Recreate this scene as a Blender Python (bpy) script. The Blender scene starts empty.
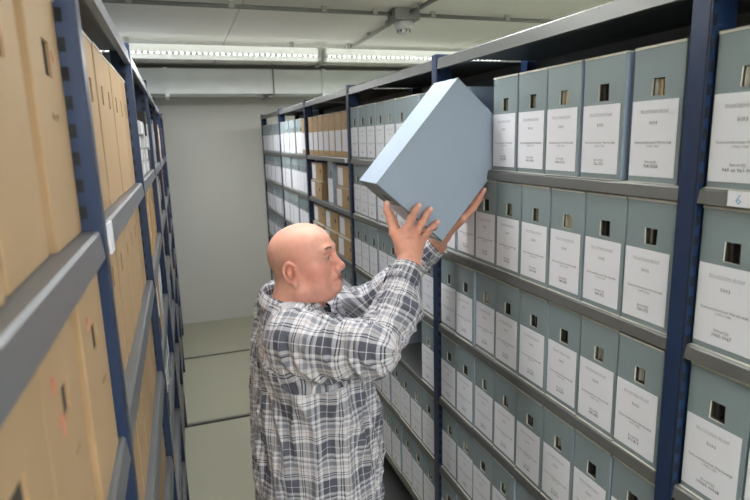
import bpy, bmesh, math, random
import numpy as np
from mathutils import Vector, Matrix, noise

random.seed(7)
scene = bpy.context.scene
COL = scene.collection
R = math.radians
H = 2.05                                   # camera height above the floor

# ------------------------------------------------------------------ camera
cam_data = bpy.data.cameras.new('camera')
cam_data.sensor_width = 36.0
cam_data.lens = 558.39 / 750 * 36
cam_data.clip_start = 0.02
cam = bpy.data.objects.new('camera', cam_data)
COL.objects.link(cam)
_yaw, _pitch, _roll = 0.33093, 0.19716, -0.027605
_r0 = Vector((math.cos(_yaw), -math.sin(_yaw), 0)); _f0 = Vector((math.sin(_yaw), math.cos(_yaw), 0)); _u0 = Vector((0, 0, 1))
_f = _f0 * math.cos(_pitch) - _u0 * math.sin(_pitch)
_u = _u0 * math.cos(_pitch) + _f0 * math.sin(_pitch)
_r = _r0 * math.cos(_roll) + _u * math.sin(_roll)
_u = _u * math.cos(_roll) - _r0 * math.sin(_roll)
M = Matrix((_r, _u, -_f)).transposed().to_4x4()
M.translation = Vector((0, 0, H))
cam.matrix_world = M
cam_data.dof.use_dof = True
cam_data.dof.focus_distance = 1.55
cam_data.dof.aperture_fstop = 5.0
scene.camera = cam

# ------------------------------------------------------------------ world, exposure
world = bpy.data.worlds.new('world'); scene.world = world
world.use_nodes = True
world.node_tree.nodes['Background'].inputs[0].default_value = (0.8, 0.85, 0.9, 1)
world.node_tree.nodes['Background'].inputs[1].default_value = 0.0
vs = scene.view_settings
vs.view_transform = 'Standard'; vs.look = 'None'; vs.gamma = 1.0; vs.use_curve_mapping = False
vs.exposure = 0.17
LUMINAIRES = [  # (x centre, y, area light power)
    (0.33, 4.6, 32), (2.0, 4.6, 26),
    (0.345, 1.75, 12), (2.05, 1.75, 20),
    (0.345, -1.0, 42), (2.05, -1.0, 32), (0.345, -2.4, 34)]

# ------------------------------------------------------------------ materials
def srgb(r, g, b):
    f = lambda c: (c / 255 / 12.92) if c / 255 <= 0.04045 else ((c / 255 + 0.055) / 1.055) ** 2.4
    return (f(r), f(g), f(b), 1)

def mat(name, col, rough=0.6, metal=0.0, spec=0.5, var=0.0, nscale=8.0, bump=0.0, bscale=200.0, rand=0.0, emit=None, estr=0, coord='Object', stretch=None):
    m = bpy.data.materials.new(name); m.use_nodes = True
    nt = m.node_tree; b = nt.nodes['Principled BSDF']
    b.inputs['Roughness'].default_value = rough
    b.inputs['Metallic'].default_value = metal
    b.inputs['Specular IOR Level'].default_value = spec
    b.inputs['Base Color'].default_value = col
    tc = nt.nodes.new('ShaderNodeTexCoord')
    src = tc.outputs[coord]
    if stretch:
        mp = nt.nodes.new('ShaderNodeMapping'); mp.inputs['Scale'].default_value = stretch
        nt.links.new(src, mp.inputs[0]); src = mp.outputs[0]
    last = None
    if var or rand:
        hsv = nt.nodes.new('ShaderNodeHueSaturation'); hsv.inputs['Color'].default_value = col
        mul = nt.nodes.new('ShaderNodeMath'); mul.operation = 'ADD'; mul.inputs[0].default_value = 1.0; mul.inputs[1].default_value = 0.0
        if var:
            n = nt.nodes.new('ShaderNodeTexNoise'); n.inputs['Scale'].default_value = nscale; n.inputs['Detail'].default_value = 4
            nt.links.new(src, n.inputs['Vector'])
            mr = nt.nodes.new('ShaderNodeMapRange'); mr.inputs[3].default_value = 1 - var; mr.inputs[4].default_value = 1 + var
            mr.inputs[1].default_value = 0.25; mr.inputs[2].default_value = 0.75
            nt.links.new(n.outputs['Fac'], mr.inputs[0]); nt.links.new(mr.outputs[0], mul.inputs[0])
        if rand:
            oi = nt.nodes.new('ShaderNodeObjectInfo')
            mr2 = nt.nodes.new('ShaderNodeMapRange'); mr2.inputs[3].default_value = -rand; mr2.inputs[4].default_value = rand
            nt.links.new(oi.outputs['Random'], mr2.inputs[0]); nt.links.new(mr2.outputs[0], mul.inputs[1])
        nt.links.new(mul.outputs[0], hsv.inputs['Value']); nt.links.new(hsv.outputs[0], b.inputs['Base Color'])
    if bump:
        n2 = nt.nodes.new('ShaderNodeTexNoise'); n2.inputs['Scale'].default_value = bscale; n2.inputs['Detail'].default_value = 3
        nt.links.new(src, n2.inputs['Vector'])
        bp = nt.nodes.new('ShaderNodeBump'); bp.inputs['Strength'].default_value = bump; bp.inputs['Distance'].default_value = 0.002
        nt.links.new(n2.outputs['Fac'], bp.inputs['Height']); nt.links.new(bp.outputs[0], b.inputs['Normal'])
    if emit:
        b.inputs['Emission Color'].default_value = emit; b.inputs['Emission Strength'].default_value = estr
    return m

MT = dict(
    wall=mat('painted_wall', srgb(214, 214, 208), 0.9, var=0.02, nscale=1.5, bump=0.15, bscale=60),
    floor=mat('coated_floor', srgb(176, 175, 154), 0.55, var=0.03, nscale=3, bump=0.05),
    rail_dark=mat('rail_slot', srgb(38, 38, 36), 0.7),
    rail=mat('rail_steel', srgb(150, 150, 140), 0.4, 0.6),
    ceil=mat('ceiling_panel', srgb(246, 245, 238), 0.85, var=0.015, nscale=1.2),
    ceil_gap=mat('ceiling_gap', srgb(70, 70, 66), 0.9),
    galv=mat('galvanised_duct', srgb(244, 249, 249), 0.5, 0.05, var=0.05, nscale=5),
    steel=mat('grey_steel_shelf', srgb(102, 104, 103), 0.45, 0.4, var=0.05, nscale=14, bump=0.05, stretch=(1, .1, 1)),
    steel2=mat('light_grey_steel_shelf', srgb(108, 111, 116), 0.4, 0.4, var=0.04, nscale=10, stretch=(1, .1, 1)),
    blue=mat('blue_powder_coat', srgb(21, 42, 76), 0.42, 0.1, var=0.04, nscale=20),
    slot=mat('slot_dark', srgb(14, 15, 20), 0.8),
    back=mat('rack_back_panel', srgb(112, 128, 130), 0.6),
    grey_front=mat('grey_archive_board', srgb(124, 138, 142), 0.62, var=0.03, nscale=18, rand=0.05, bump=0.1, bscale=300),
    grey_side=mat('blue_grey_board', srgb(156, 171, 191), 0.6, var=0.02, nscale=10, rand=0.04),
    pale_front=mat('pale_archive_board', srgb(150, 165, 169), 0.62, var=0.03, nscale=18, rand=0.04),
    edge=mat('raw_board_edge', srgb(205, 203, 192), 0.8),
    inner=mat('box_inside', srgb(60, 56, 50), 0.9),
    brown=mat('brown_board', srgb(162, 136, 103), 0.7, var=0.05, nscale=9, rand=0.06, bump=0.1, bscale=150),
    brown_dark=mat('brown_board_side', srgb(158, 130, 96), 0.75, var=0.04, nscale=9, rand=0.04),
    brown_far=mat('kraft_board', srgb(176, 146, 106), 0.7, var=0.04, nscale=9, rand=0.06),
    label=mat('label_paper', srgb(230, 232, 240), 0.75),
    ink=mat('label_ink', srgb(78, 78, 92), 0.8),
    ink_soft=mat('label_ink_soft', srgb(145, 145, 152), 0.8),
    red_ink=mat('red_stamp', srgb(185, 105, 88), 0.9),
    pencil=mat('pencil_mark', srgb(140, 118, 92), 0.9),
    blue_ink=mat('blue_marker', srgb(110, 165, 205), 0.8),
    paper=mat('paper_sheets', srgb(228, 226, 218), 0.8, var=0.06, nscale=300),
    cream=mat('cream_folder', srgb(196, 172, 128), 0.8),
    dark=mat('dark_folder', srgb(40, 36, 34), 0.7),
    binder=mat('white_binder', srgb(178, 178, 176), 0.6, rand=0.12),
    conduit=mat('conduit_grey', srgb(128, 130, 128), 0.5),
    conduit_lt=mat('conduit_white', srgb(178, 178, 172), 0.5),
    plastic=mat('white_plastic', srgb(222, 224, 230), 0.4),
    cap=mat('luminaire_end', srgb(210, 212, 208), 0.5),
    trousers=mat('dark_denim', srgb(44, 48, 60), 0.85, var=0.1, nscale=30, bump=0.3),
    shoe=mat('black_leather', srgb(28, 26, 25), 0.4),
    button=mat('shirt_button', srgb(225, 222, 215), 0.3),
    tee=mat('dark_undershirt', srgb(40, 42, 50), 0.9),
    eye=mat('eye_white', srgb(160, 148, 142), 0.45),
    iris=mat('eye_iris', srgb(48, 56, 62), 0.2),
    brow=mat('brow_hair', srgb(140, 105, 84), 0.9),
    tube=mat('luminaire_tube', srgb(225, 228, 222), 0.3, emit=srgb(245, 250, 240), estr=0.45),
    led=mat('led_dots', (1, 1, 1, 1), 0.5, emit=(1, 1, 0.97, 1), estr=12),
)

# ------------------------------------------------------------------ mesh helpers
class MB:
    def __init__(s): s.v = []; s.f = []; s.m = []; s.mats = []
    def mi(s, m):
        if m not in s.mats: s.mats.append(m)
        return s.mats.index(m)
    def quad(s, pts, m):
        n = len(s.v); s.v += [tuple(p) for p in pts]; s.f.append(tuple(range(n, n + len(pts)))); s.m.append(s.mi(m)); return s
    def box(s, x0, x1, y0, y1, z0, z1, m, T=None):
        c = [Vector((x, y, z)) for x in (x0, x1) for y in (y0, y1) for z in (z0, z1)]
        if T is not None: c = [T @ p for p in c]
        n = len(s.v); s.v += [tuple(p) for p in c]
        for q in ((0, 1, 3, 2), (4, 6, 7, 5), (0, 4, 5, 1), (2, 3, 7, 6), (0, 2, 6, 4), (1, 5, 7, 3)):
            s.f.append(tuple(n + i for i in q)); s.m.append(s.mi(m))
        return s
    def tube(s, a, b, ra, m, rb=None, seg=12, caps=True):
        a = Vector(a); b = Vector(b); rb = ra if rb is None else rb
        d = (b - a).normalized(); t = d.orthogonal().normalized(); w = d.cross(t)
        n = len(s.v)
        for p, r in ((a, ra), (b, rb)):
            for i in range(seg):
                an = 2 * math.pi * i / seg
                s.v.append(tuple(p + (t * math.cos(an) + w * math.sin(an)) * r))
        k = s.mi(m)
        for i in range(seg):
            j = (i + 1) % seg
            s.f.append((n + i, n + j, n + seg + j, n + seg + i)); s.m.append(k)
        if caps:
            s.f.append(tuple(n + i for i in reversed(range(seg)))); s.m.append(k)
            s.f.append(tuple(n + seg + i for i in range(seg))); s.m.append(k)
        return s
    def lathe(s, prof, c, m, seg=24):
        n = len(s.v); k = s.mi(m)
        for r, z in prof:
            for i in range(seg):
                an = 2 * math.pi * i / seg
                s.v.append((c[0] + r * math.cos(an), c[1] + r * math.sin(an), c[2] + z))
        for j in range(len(prof) - 1):
            for i in range(seg):
                i2 = (i + 1) % seg
                s.f.append((n + j * seg + i, n + j * seg + i2, n + (j + 1) * seg + i2, n + (j + 1) * seg + i)); s.m.append(k)
        return s
    def add(s, me, T, m):
        n = len(s.v); k = s.mi(m)
        s.v += [tuple(T @ v.co) for v in me.vertices]
        for p in me.polygons: s.f.append(tuple(n + i for i in p.vertices)); s.m.append(k)
        return s
    def mesh(s, name, bevel=0, smooth=False):
        me = bpy.data.meshes.new(name); me.from_pydata(s.v, [], s.f)
        for m in s.mats: me.materials.append(m)
        me.polygons.foreach_set('material_index', s.m)
        if bevel:
            bm = bmesh.new(); bm.from_mesh(me)
            bmesh.ops.remove_doubles(bm, verts=bm.verts, dist=1e-6)
            es = [e for e in bm.edges if len(e.link_faces) == 2 and e.calc_face_angle(0) > 1.0]
            bmesh.ops.bevel(bm, geom=es, offset=bevel, segments=2, affect='EDGES', profile=0.6, clamp_overlap=True)
            bm.to_mesh(me); bm.free()
        if smooth:
            me.polygons.foreach_set('use_smooth', [True] * len(me.polygons))
        me.update()
        return me
    def obj(s, name, parent=None, bevel=0, smooth=False, loc=None):
        return link(name, s.mesh(name, bevel, smooth), parent, loc)

def link(name, data, parent=None, loc=None):
    o = bpy.data.objects.new(name, data); COL.objects.link(o)
    if parent is not None: o.parent = parent
    if loc is not None: o.location = loc
    return o
def tag(o, label=None, cat=None, group=None, kind=None):
    if label: o['label'] = label
    if cat: o['category'] = cat
    if group: o['group'] = group
    if kind: o['kind'] = kind
    return o
def empty(name, loc, label, cat, group=None):
    o = link(name, None, None, loc); o.empty_display_size = 0.05
    return tag(o, label, cat, group)

_tc = {}
def text_mesh(txt, size, weight=0.0):
    key = (txt, size, weight)
    if key in _tc: return _tc[key]
    cu = bpy.data.curves.new('text', 'FONT'); cu.body = txt; cu.size = size; cu.align_x = 'CENTER'; cu.resolution_u = 1
    cu.offset = weight
    o = bpy.data.objects.new('text', cu); COL.objects.link(o)
    dg = bpy.context.evaluated_depsgraph_get()
    me = bpy.data.meshes.new_from_object(o.evaluated_get(dg))
    bpy.data.objects.remove(o); bpy.data.curves.remove(cu)
    _tc[key] = me
    return me

# ------------------------------------------------------------------ the room
X0, X1, Y0, Y1, ZC = -1.6, 5.0, -3.2, 6.575, H + 0.763
f = MB()
f.box(X0, X1, Y0, Y1, -0.1, 0, MT['floor'])
tag(f.obj('floor'), kind='structure')
for i, (y, w) in enumerate(((5.45, 0.012), (4.06, 0.022))):
    t = MB(); t.box(X0, X1, y - w, y, 0, 0.0015, MT['rail_dark'])
    t.box(X0, X1, y, y + w * 1.3, 0, 0.006, MT['rail'])
    tag(t.obj('trim_%d' % (i + 1)), kind='structure')
for nm, b in (('wall_back', (X0, X1, Y1, Y1 + .1)), ('wall_front', (X0, X1, Y0 - .1, Y0)), ('wall_left', (X0 - .1, X0, Y0, Y1)), ('wall_right', (X1, X1 + .1, Y0, Y1))):
    w = MB(); w.box(*b, 0, ZC + 0.05, MT['wall']); tag(w.obj(nm), kind='structure')
c = MB(); c.box(X0, X1, Y0, Y1, ZC + 0.012, ZC + 0.1, MT['ceil_gap'])
xs = [X0, -0.59, 0.42, 1.43, 2.44, 3.45, 4.46, X1]
ys = [Y0, -1.25, -.06, 1.12, 2.31, 3.49, 4.68, 5.87, Y1]
for a, b in zip(xs, xs[1:]):
    for d, e in zip(ys, ys[1:]):
        c.box(a + .003, b - .003, d + .009, e - .009, ZC, ZC + 0.02, MT['ceil'])
tag(c.obj('ceiling'), kind='structure')

# ------------------------------------------------------------------ luminaires (LED tubes under the ceiling)
for i, (lx, ly, pw) in enumerate(LUMINAIRES):
    L = 1.6; zc = H + (0.672 if i < 2 else .645)
    where = ['near end of far row, above the left rack', 'far row, beyond the smoke detector', 'above the man, behind frame', 'above the right rack', 'above the photographer', 'above the near right rack', 'behind the photographer'][i]
    e = empty('ceiling_light', (lx, ly, zc), 'long white tube light with LED dots, ' + where, 'ceiling light', 'tube lights across the ceiling')
    t = MB(); t.tube((-L / 2, 0, 0), (L / 2, 0, 0), 0.052, MT['tube'], seg=24, caps=False); t.obj('diffuser_tube', e, smooth=True)
    for sx in (-1, 1):
        k = MB(); k.tube((sx * L / 2, 0, 0), (sx * (L / 2 + .02), 0, 0), 0.054, MT['cap'], seg=24); k.obj('end_cap', e)
        k = MB(); k.box(sx * .6 - .015, sx * .6 + .015, -.02, .02, .045, ZC - zc, MT['cap']); k.obj('mounting_clip', e)
    n = 38; k = MB(); k.box(-L / 2, L / 2, -.0515, -.049, -.022, -.011, MT['cap'])
    for q in range(n):
        x = -L / 2 + L * (q + .5) / n
        k.box(x - .008, x + .008, -.0525, -.050, -.020, -.013, MT['led'])
    k.obj('led_strip', e)
    ld = bpy.data.lights.new('tube_light', 'AREA'); ld.shape = 'RECTANGLE'; ld.size = L * .98; ld.size_y = 0.075
    ld.energy = pw; ld.color = (0.985, 0.995, 1.0)
    lo = bpy.data.objects.new('tube_light', ld); COL.objects.link(lo); lo.parent = e; lo.location = (0, 0, -0.062)
    if i < 2: continue
    ld = bpy.data.lights.new('tube_uplight', 'AREA'); ld.shape = 'RECTANGLE'; ld.size = L * .98; ld.size_y = 0.07
    ld.energy = pw * .45; ld.color = (1.0, 1.0, 0.98)
    ld.energy = pw * (.05 if i < 2 else 1.3)
    lo = bpy.data.objects.new('tube_uplight', ld); COL.objects.link(lo); lo.parent = e; lo.location = (0, 0, 0.056); lo.rotation_euler = (math.pi, 0, 0)

# ------------------------------------------------------------------ air duct, conduit, detector
d = empty('air_duct', (1.5, 5.9, H + .475), 'flat galvanised air duct along the far wall under the ceiling', 'air duct')
k = MB()
xj = [-3.0, -1.54, 0.01, 1.56, 3.1, 3.45]
for a, b in zip(xj, xj[1:]):
    k.box(a, b, 0, .4, 0, .235, MT['galv'])
k.obj('duct_body', d, bevel=.003)
for x in (-1.54, 0.01, 1.56):
    if x == -1.54: x = -1.54
    k = MB(); k.box(x - .018, x + .018, -.022, .42, -.03, .245, MT['galv']); k.obj('joint_flange', d)
k = MB(); k.tube((-.515, -.01, -.02), (-.515, -.01, .285), .006, MT['conduit']); k.box(-.58, -.5, -.03, .42, -.035, -.018, MT['conduit']); k.obj('hanger', d)

def conduit(name, a, b, r, m, label, clips):
    a = Vector(a); b = Vector(b)
    e = empty(name, a, label, 'conduit')
    k = MB(); k.tube((0, 0, 0), b - a, r, m); k.obj('pipe', e, smooth=True)
    for tt in clips:
        p = (b - a) * tt
        k = MB(); k.box(p.x - .014, p.x + .014, p.y - .014, p.y + .014, p.z - r * .7, ZC - a.z, MT['conduit_lt']); k.obj('clip', e)
    return e
zc = ZC - .026
conduit('conduit', (-.8, 3.36, zc), (1.30, 3.36, zc), .012, MT['conduit'], 'grey conduit running left from the smoke detector', (.1, .3, .55, .8, .95))
conduit('conduit', (1.46, 3.36, zc), (4.4, 3.36, zc), .012, MT['conduit'], 'grey conduit running right from the smoke detector', (.04, .22, .4, .6, .8))
conduit('conduit', (1.39, 3.44, zc), (1.43, 4.66, zc), .013, MT['conduit_lt'], 'white conduit running from smoke detector toward the far wall', (.2, .55, .98))
conduit('conduit', (1.43, 5.12, zc), (1.43, 5.86, zc), .013, MT['conduit_lt'], 'short white conduit past the far row of tube lights', (.1, .5, .95))
conduit('conduit', (1.42, 1.5, zc), (1.40, 3.28, zc), .013, MT['conduit'], 'grey conduit running from smoke detector toward the photographer', (.6, .8, .93))
e = empty('smoke_detector', (1.38, 3.36, ZC), 'white smoke detector under a grey square junction box', 'smoke detector')
k = MB(); k.box(-.08, .08, -.07, .07, -.068, 0, MT['conduit']); k.obj('junction_box', e, bevel=.006)
k = MB(); k.lathe([(0, -.068), (.056, -.068), (.06, -.074), (.058, -.098), (.046, -.112), (.042, -.114)], (0, 0, 0), MT['plastic']); k.obj('base', e, smooth=True)
k = MB(); k.lathe([(.038, -.110), (.04, -.124), (.034, -.136), (.018, -.143), (0, -.144)], (0, 0, 0), MT['plastic'])
for q in range(8):
    an = q * math.pi / 4
    T = Matrix.Rotation(an, 4, 'Z'); k.box(.036, .042, -.005, .005, -.130, -.118, MT['dark'], T)
k.obj('sensor_head', e, smooth=True)

# ------------------------------------------------------------------ shelving racks
XR, XL, DEP = 0.8605, -0.1105, 0.40
BAY = 1.06
PB = 0.765                                                       # centre Y of the near right post
RP = [PB + BAY * i for i in range(-1, 6)]
LP = [0.893 + BAY * i for i in range(-1, 6)]
RLEV = [H - .101, H - .391, H - .683, H - .976, H - 1.268, H - 1.56, H - 1.85]
LLEV = [H - .118, H - .437, H - .756, H - 1.075, H - 1.394, H - 1.713]

def upright(rack, x, y, sgn, ztop):
    # x: front face; sgn +1 rack extends to +x
    k = MB(); w = .02
    a, b = sorted((x, x + sgn * .055))
    k.box(a, b, y - w, y + w, 0, ztop, MT['blue'])
    xs_, xe = sorted((x + sgn * (.002 if sgn > 0 else .017), x + sgn * (.011 if sgn > 0 else .031)))
    z = ztop - .05
    while z > .05:
        k.box(xs_, xe, y - w - .0006, y - w + .001, z - .018, z, MT['slot'])
        k.box(xs_, xe, y + w - .001, y + w + .0006, z - .018, z, MT['slot'])
        z -= .0375
    # front lip groove
    fx = x - sgn * .0006
    a, b = sorted((fx, x + sgn * .001))
    k.box(a, b, y - w + .003, y - w + .005, 0, ztop, MT['slot'])
    k.obj('upright', rack, bevel=0)
    k = MB(); a, b = sorted((x + sgn * (DEP - .04), x + sgn * DEP)); k.box(a, b, y - w, y + w, 0, ztop, MT['blue']); k.obj('rear_upright', rack)
    k = MB(); a, b = sorted((x + sgn * .055, x + sgn * (DEP - .04)))
    for zt in (ztop - .14, 1.05, .35):
        k = MB(); k.box(a, b, y - .006, y + .006, zt - .07, zt, MT['blue']); k.obj('cross_brace', rack)

def shelf(rack, x, y0, y1, z, sgn, hgt, m, name='shelf'):
    k = MB()
    p = [(0, -hgt), (0.0035, 0 - .004), (.0075, 0), (DEP, 0), (DEP, -hgt), (DEP - .002, -hgt), (DEP - .002, -.003), (.016, -.003), (.016, -hgt)]
    P = [(x + sgn * a, z + b) for a, b in p]
    n = len(P); mi = k.mi(m)
    for yy in (y0, y1): k.v += [(a, yy, b) for a, b in P]
    for i in range(n):
        j = (i + 1) % n; k.f.append((i, j, n + j, n + i)); k.m.append(mi)
    k.f.append(tuple(range(n))); k.m.append(mi)
    k.f.append(tuple(range(2 * n - 1, n - 1, -1))); k.m.append(mi)
    return k.obj(name, rack)

rackR = empty('shelving_rack', (0, 0, 0), 'long blue post steel shelving rack on the right, filled with grey boxes', 'shelving rack')
for y in RP: upright(rackR, XR, y, 1, H + .275)
shelfR = {}
for bi in range(6):
    y0, y1 = RP[bi] + .021, RP[bi + 1] - .021
    for li, z in enumerate(RLEV): shelfR[bi, li] = shelf(rackR, XR, y0, y1, z, 1, .027, MT['steel'])
    shelf(rackR, XR, y0, y1, H + .262, 1, .036, MT['steel'], 'top_shelf')
    k = MB(); k.box(XR + DEP, XR + DEP + .003, y0, y1, .1, H + .26, MT['back']); k.obj('back_panel', rackR)
rackL = empty('shelving_rack', (-.0, 0, 0), 'blue post steel shelving rack on the left, filled with brown boxes', 'shelving rack')
for y in LP: upright(rackL, XL, y, -1, H + .305)
shelfL = {}
for bi in range(6):
    y0, y1 = LP[bi] + .021, LP[bi + 1] - .021
    for li, z in enumerate(LLEV): shelfL[bi, li] = shelf(rackL, XL, y0, y1, z, -1, .04, MT['steel2'])
    shelf(rackL, XL, y0, y1, H + .285, -1, .042, MT['steel2'], 'top_shelf')
    k = MB(); k.box(XL - DEP - .003, XL - DEP, y0, y1, .1, H + .28, MT['back']); k.obj('back_panel', rackL)

TR = Matrix(((0, 0, -1, 0), (-1, 0, 0, 0), (0, 1, 0, 0), (0, 0, 0, 1)))      # text plane -> faces -X, reads toward -Y
# shelf labels
k = MB(); T = Matrix.Translation((XR - .0005, .64, RLEV[0] - .0255))
k.box(-.0008, .0008, -.055, .045, 0, .026, MT['label'], T)
k.add(text_mesh('6', .024), Matrix.Translation((XR - .0018, .665, RLEV[0] - .0215)) @ TR, MT['blue_ink'])
o = k.obj('shelf_label', shelfR[0, 0]); o['label'] = 'white shelf label with a blue handwritten 6'
k = MB(); k.box(XL - .001, XL + .003, .925, .965, LLEV[0] - .045, LLEV[0] + .002, MT['label']); k.obj('label_clip', shelfL[1, 0])['label'] = 'white plastic label clip'
k = MB(); k.box(XR - .001, XR + .001, 2.93, 2.97, RLEV[0] - .025, RLEV[0] - .004, MT['label']); k.obj('shelf_label', shelfR[3, 0])['label'] = 'small white shelf label'

# ------------------------------------------------------------------ archive boxes
def box_mesh(name, w, h, dd, hole, mf, ms, lip=True, jag=0.0):
    """front face in the plane x=0 facing -x, base at z=0, centred on y; a real hand hole in the front"""
    k = MB(); y0, y1, z0, z1 = hole; W = w / 2
    rnd = random.Random(name)
    j = lambda: rnd.uniform(-jag, jag)
    ho = [(0, y0 + j(), z0 + j()), (0, y1 + j(), z0 + j()), (0, y1 + j(), z1 + j()), (0, y0 + j(), z1 + j())]
    out = [(0, -W, 0), (0, W, 0), (0, W, h), (0, -W, h)]
    for i in range(4):
        q = (i + 1) % 4
        k.quad([out[i], ho[i], ho[q], out[q]], mf)
    t = .0035
    mid = [(t, a, b) for _, a, b in ho]; deep = [(.04, a, b) for _, a, b in ho]
    for i in range(4):
        q = (i + 1) % 4
        k.quad([ho[i], mid[i], mid[q], ho[q]], MT['edge'] if mf != MT['brown'] else MT['brown_dark'])
        k.quad([mid[i], deep[i], deep[q], mid[q]], MT['inner'])
    k.quad([deep[3], deep[2], deep[1], deep[0]], MT['inner'])
    k.quad([(0, -W, 0), (0, -W, h), (dd, -W, h), (dd, -W, 0)], ms)
    k.quad([(0, W, 0), (dd, W, 0), (dd, W, h), (0, W, h)], ms)
    k.quad([(dd, -W, 0), (dd, -W, h), (dd, W, h), (dd, W, 0)], ms)
    k.quad([(0, -W, 0), (dd, -W, 0), (dd, W, 0), (0, W, 0)], ms)
    k.quad([(0, -W, h), (0, W, h), (dd, W, h), (dd, -W, h)], ms)
    me = k.mesh(name)
    bm = bmesh.new(); bm.from_mesh(me); bmesh.ops.remove_doubles(bm, verts=bm.verts, dist=1e-6)
    bmesh.ops.recalc_face_normals(bm, faces=bm.faces)
    def ext(v):
        c = v.co; return (abs(c.x) < 1e-6 or abs(c.x - dd) < 1e-6) + (abs(abs(c.y) - W) < 1e-6) + (abs(c.z) < 1e-6 or abs(c.z - h) < 1e-6)
    es = [e for e in bm.edges if len(e.link_faces) == 2 and all(ext(v) == 3 for v in e.verts)]
    bmesh.ops.bevel(bm, geom=es, offset=.0022, segments=2, affect='EDGES', profile=.5)
    bmesh.ops.recalc_face_normals(bm, faces=bm.faces)
    bm.to_mesh(me); bm.free()
    return me
def flap_mesh(w, h, dd, m):
    k = MB(); W = w / 2 - .001
    k.box(-.0016, .03, -W, W, h - .0005, h + .0012, m)
    k.box(-.0016, -.0002, -W, W, h - .0035, h + .0012, m)
    return k.mesh('lid_flap')
def tray_mesh(w, m):
    k = MB(); W = w / 2 - .0005
    k.box(-.004, .02, -W, W, -.0002, .0012, m)
    return k.mesh('tray_edge')
def papers_mesh(hole, seed):
    rnd = random.Random(seed); k = MB(); y0, y1, z0, z1 = hole
    y = y1 - .0005
    pal = [MT['inner'], MT['dark'], MT['cream'], MT['dark'], MT['dark'], MT['inner'], MT['paper']]
    rnd.shuffle(pal)
    pal = [MT['paper']] + pal
    i = 0
    while y > y0 + .001:
        t = rnd.uniform(.002, .008); yb = max(y - t, y0 + .0003)
        x = .007 + rnd.uniform(0, .012)
        k.box(x, .038, yb, y, z0 + .0008, z1 - .0008 - rnd.uniform(0, .003), pal[i % len(pal)])
        y = yb - .0006; i += 1
    return k.mesh('papers')
def label_mesh(y0, y1, z0, z1, x=-.0007, tilt=0):
    k = MB(); T = Matrix.Translation((x, (y0 + y1) / 2, (z0 + z1) / 2)) @ Matrix.Rotation(tilt, 4, 'X')
    a = (y1 - y0) / 2; b = (z1 - z0) / 2
    k.box(-.0003, .0004, -a, a, -b, b, MT['label'], T)
    return k.mesh('label')
def print_mesh(inv, yc, z0, lw, dates='1944-1980', full=True):
    k = MB(); x = -.0013
    def put(t, z, s, m, w=0.0):
        me = text_mesh(t, s, w); wd = me.vertices and (max(v.co.x for v in me.vertices) - min(v.co.x for v in me.vertices)) or 0
        k.add(me, Matrix.Translation((x, yc, z0 + z)) @ TR, m); return wd
    s = lw / .098
    wd = put('Noord Veluws Archief', .124, .0066 * s, MT['ink_soft'])
    k.box(x - .0001, x, yc - wd / 2, yc + wd / 2, z0 + .1222, z0 + .1228, MT['ink_soft'])
    put('5093', .1, .0088 * s, MT['ink'])
    put('Gemeentebestuur Harderwijk', .064, .0068 * s, MT['ink'])
    put(dates, .0565, .0066 * s, MT['ink_soft'])
    put('Inv.nr(s):', .0265, .0078 * s, MT['ink'])
    put(inv, .0175, .0082 * s, MT['ink'], .0001)
    return k.mesh('printed_text')

GW, GH, GD = .1225, .2585, .375
GHOLES = [(-.017, .014, .166, .200), (-.016, .013, .165, .199), (-.018, .012, .168, .201)]
kinds = {}
def kind(key, w, h, dd, holes, mf, ms, lab, n=3, tray=True):
    vs_ = []
    for i in range(n):
        ho = holes[i % len(holes)]
        vs_.append(dict(body=box_mesh(key + str(i), w, h, dd, ho, mf, ms, jag=.0013), papers=papers_mesh(ho, i + 11)))
    kinds[key] = dict(v=vs_, flap=flap_mesh(w, h, dd, MT['edge']), tray=tray_mesh(w, MT['edge']) if tray else None, lab=label_mesh(*lab) if lab else None, lab2=lab, w=w, h=h, d=dd)
gl = (-GW / 2 + .009, GW / 2 - .003, .012, .158)
kind('grey', GW, GH, GD, GHOLES, MT['grey_front'], MT['grey_side'], gl, 4)
kind('pale', GW, GH, GD, GHOLES, MT['pale_front'], MT['pale_front'], (-GW / 2 + .006, GW / 2 - .004, .008, .16), 2)
kind('browntall', .127, .252, .37, [(-.009, .009, .168, .196)], MT['brown_far'], MT['brown_far'], (-.056, .056, .035, .152), 2, False)
kind('brownflat', .30, .118, .37, [(-.105, -.07, .05, .075)], MT['brown_far'], MT['brown_dark'], (.03, .135, .008, .108), 2, False)
kind('brownbig', .140, .308, .355, [(-.012, .014, .195, .238), (-.013, .012, .198, .236)], MT['brown'], MT['brown_dark'], None, 2, False)
kind('brownwide', .172, .30, .35, [(-.020, .018, .196, .238), (-.022, .014, .194, .234)], MT['brown'], MT['brown_dark'], None, 2, False)

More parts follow.
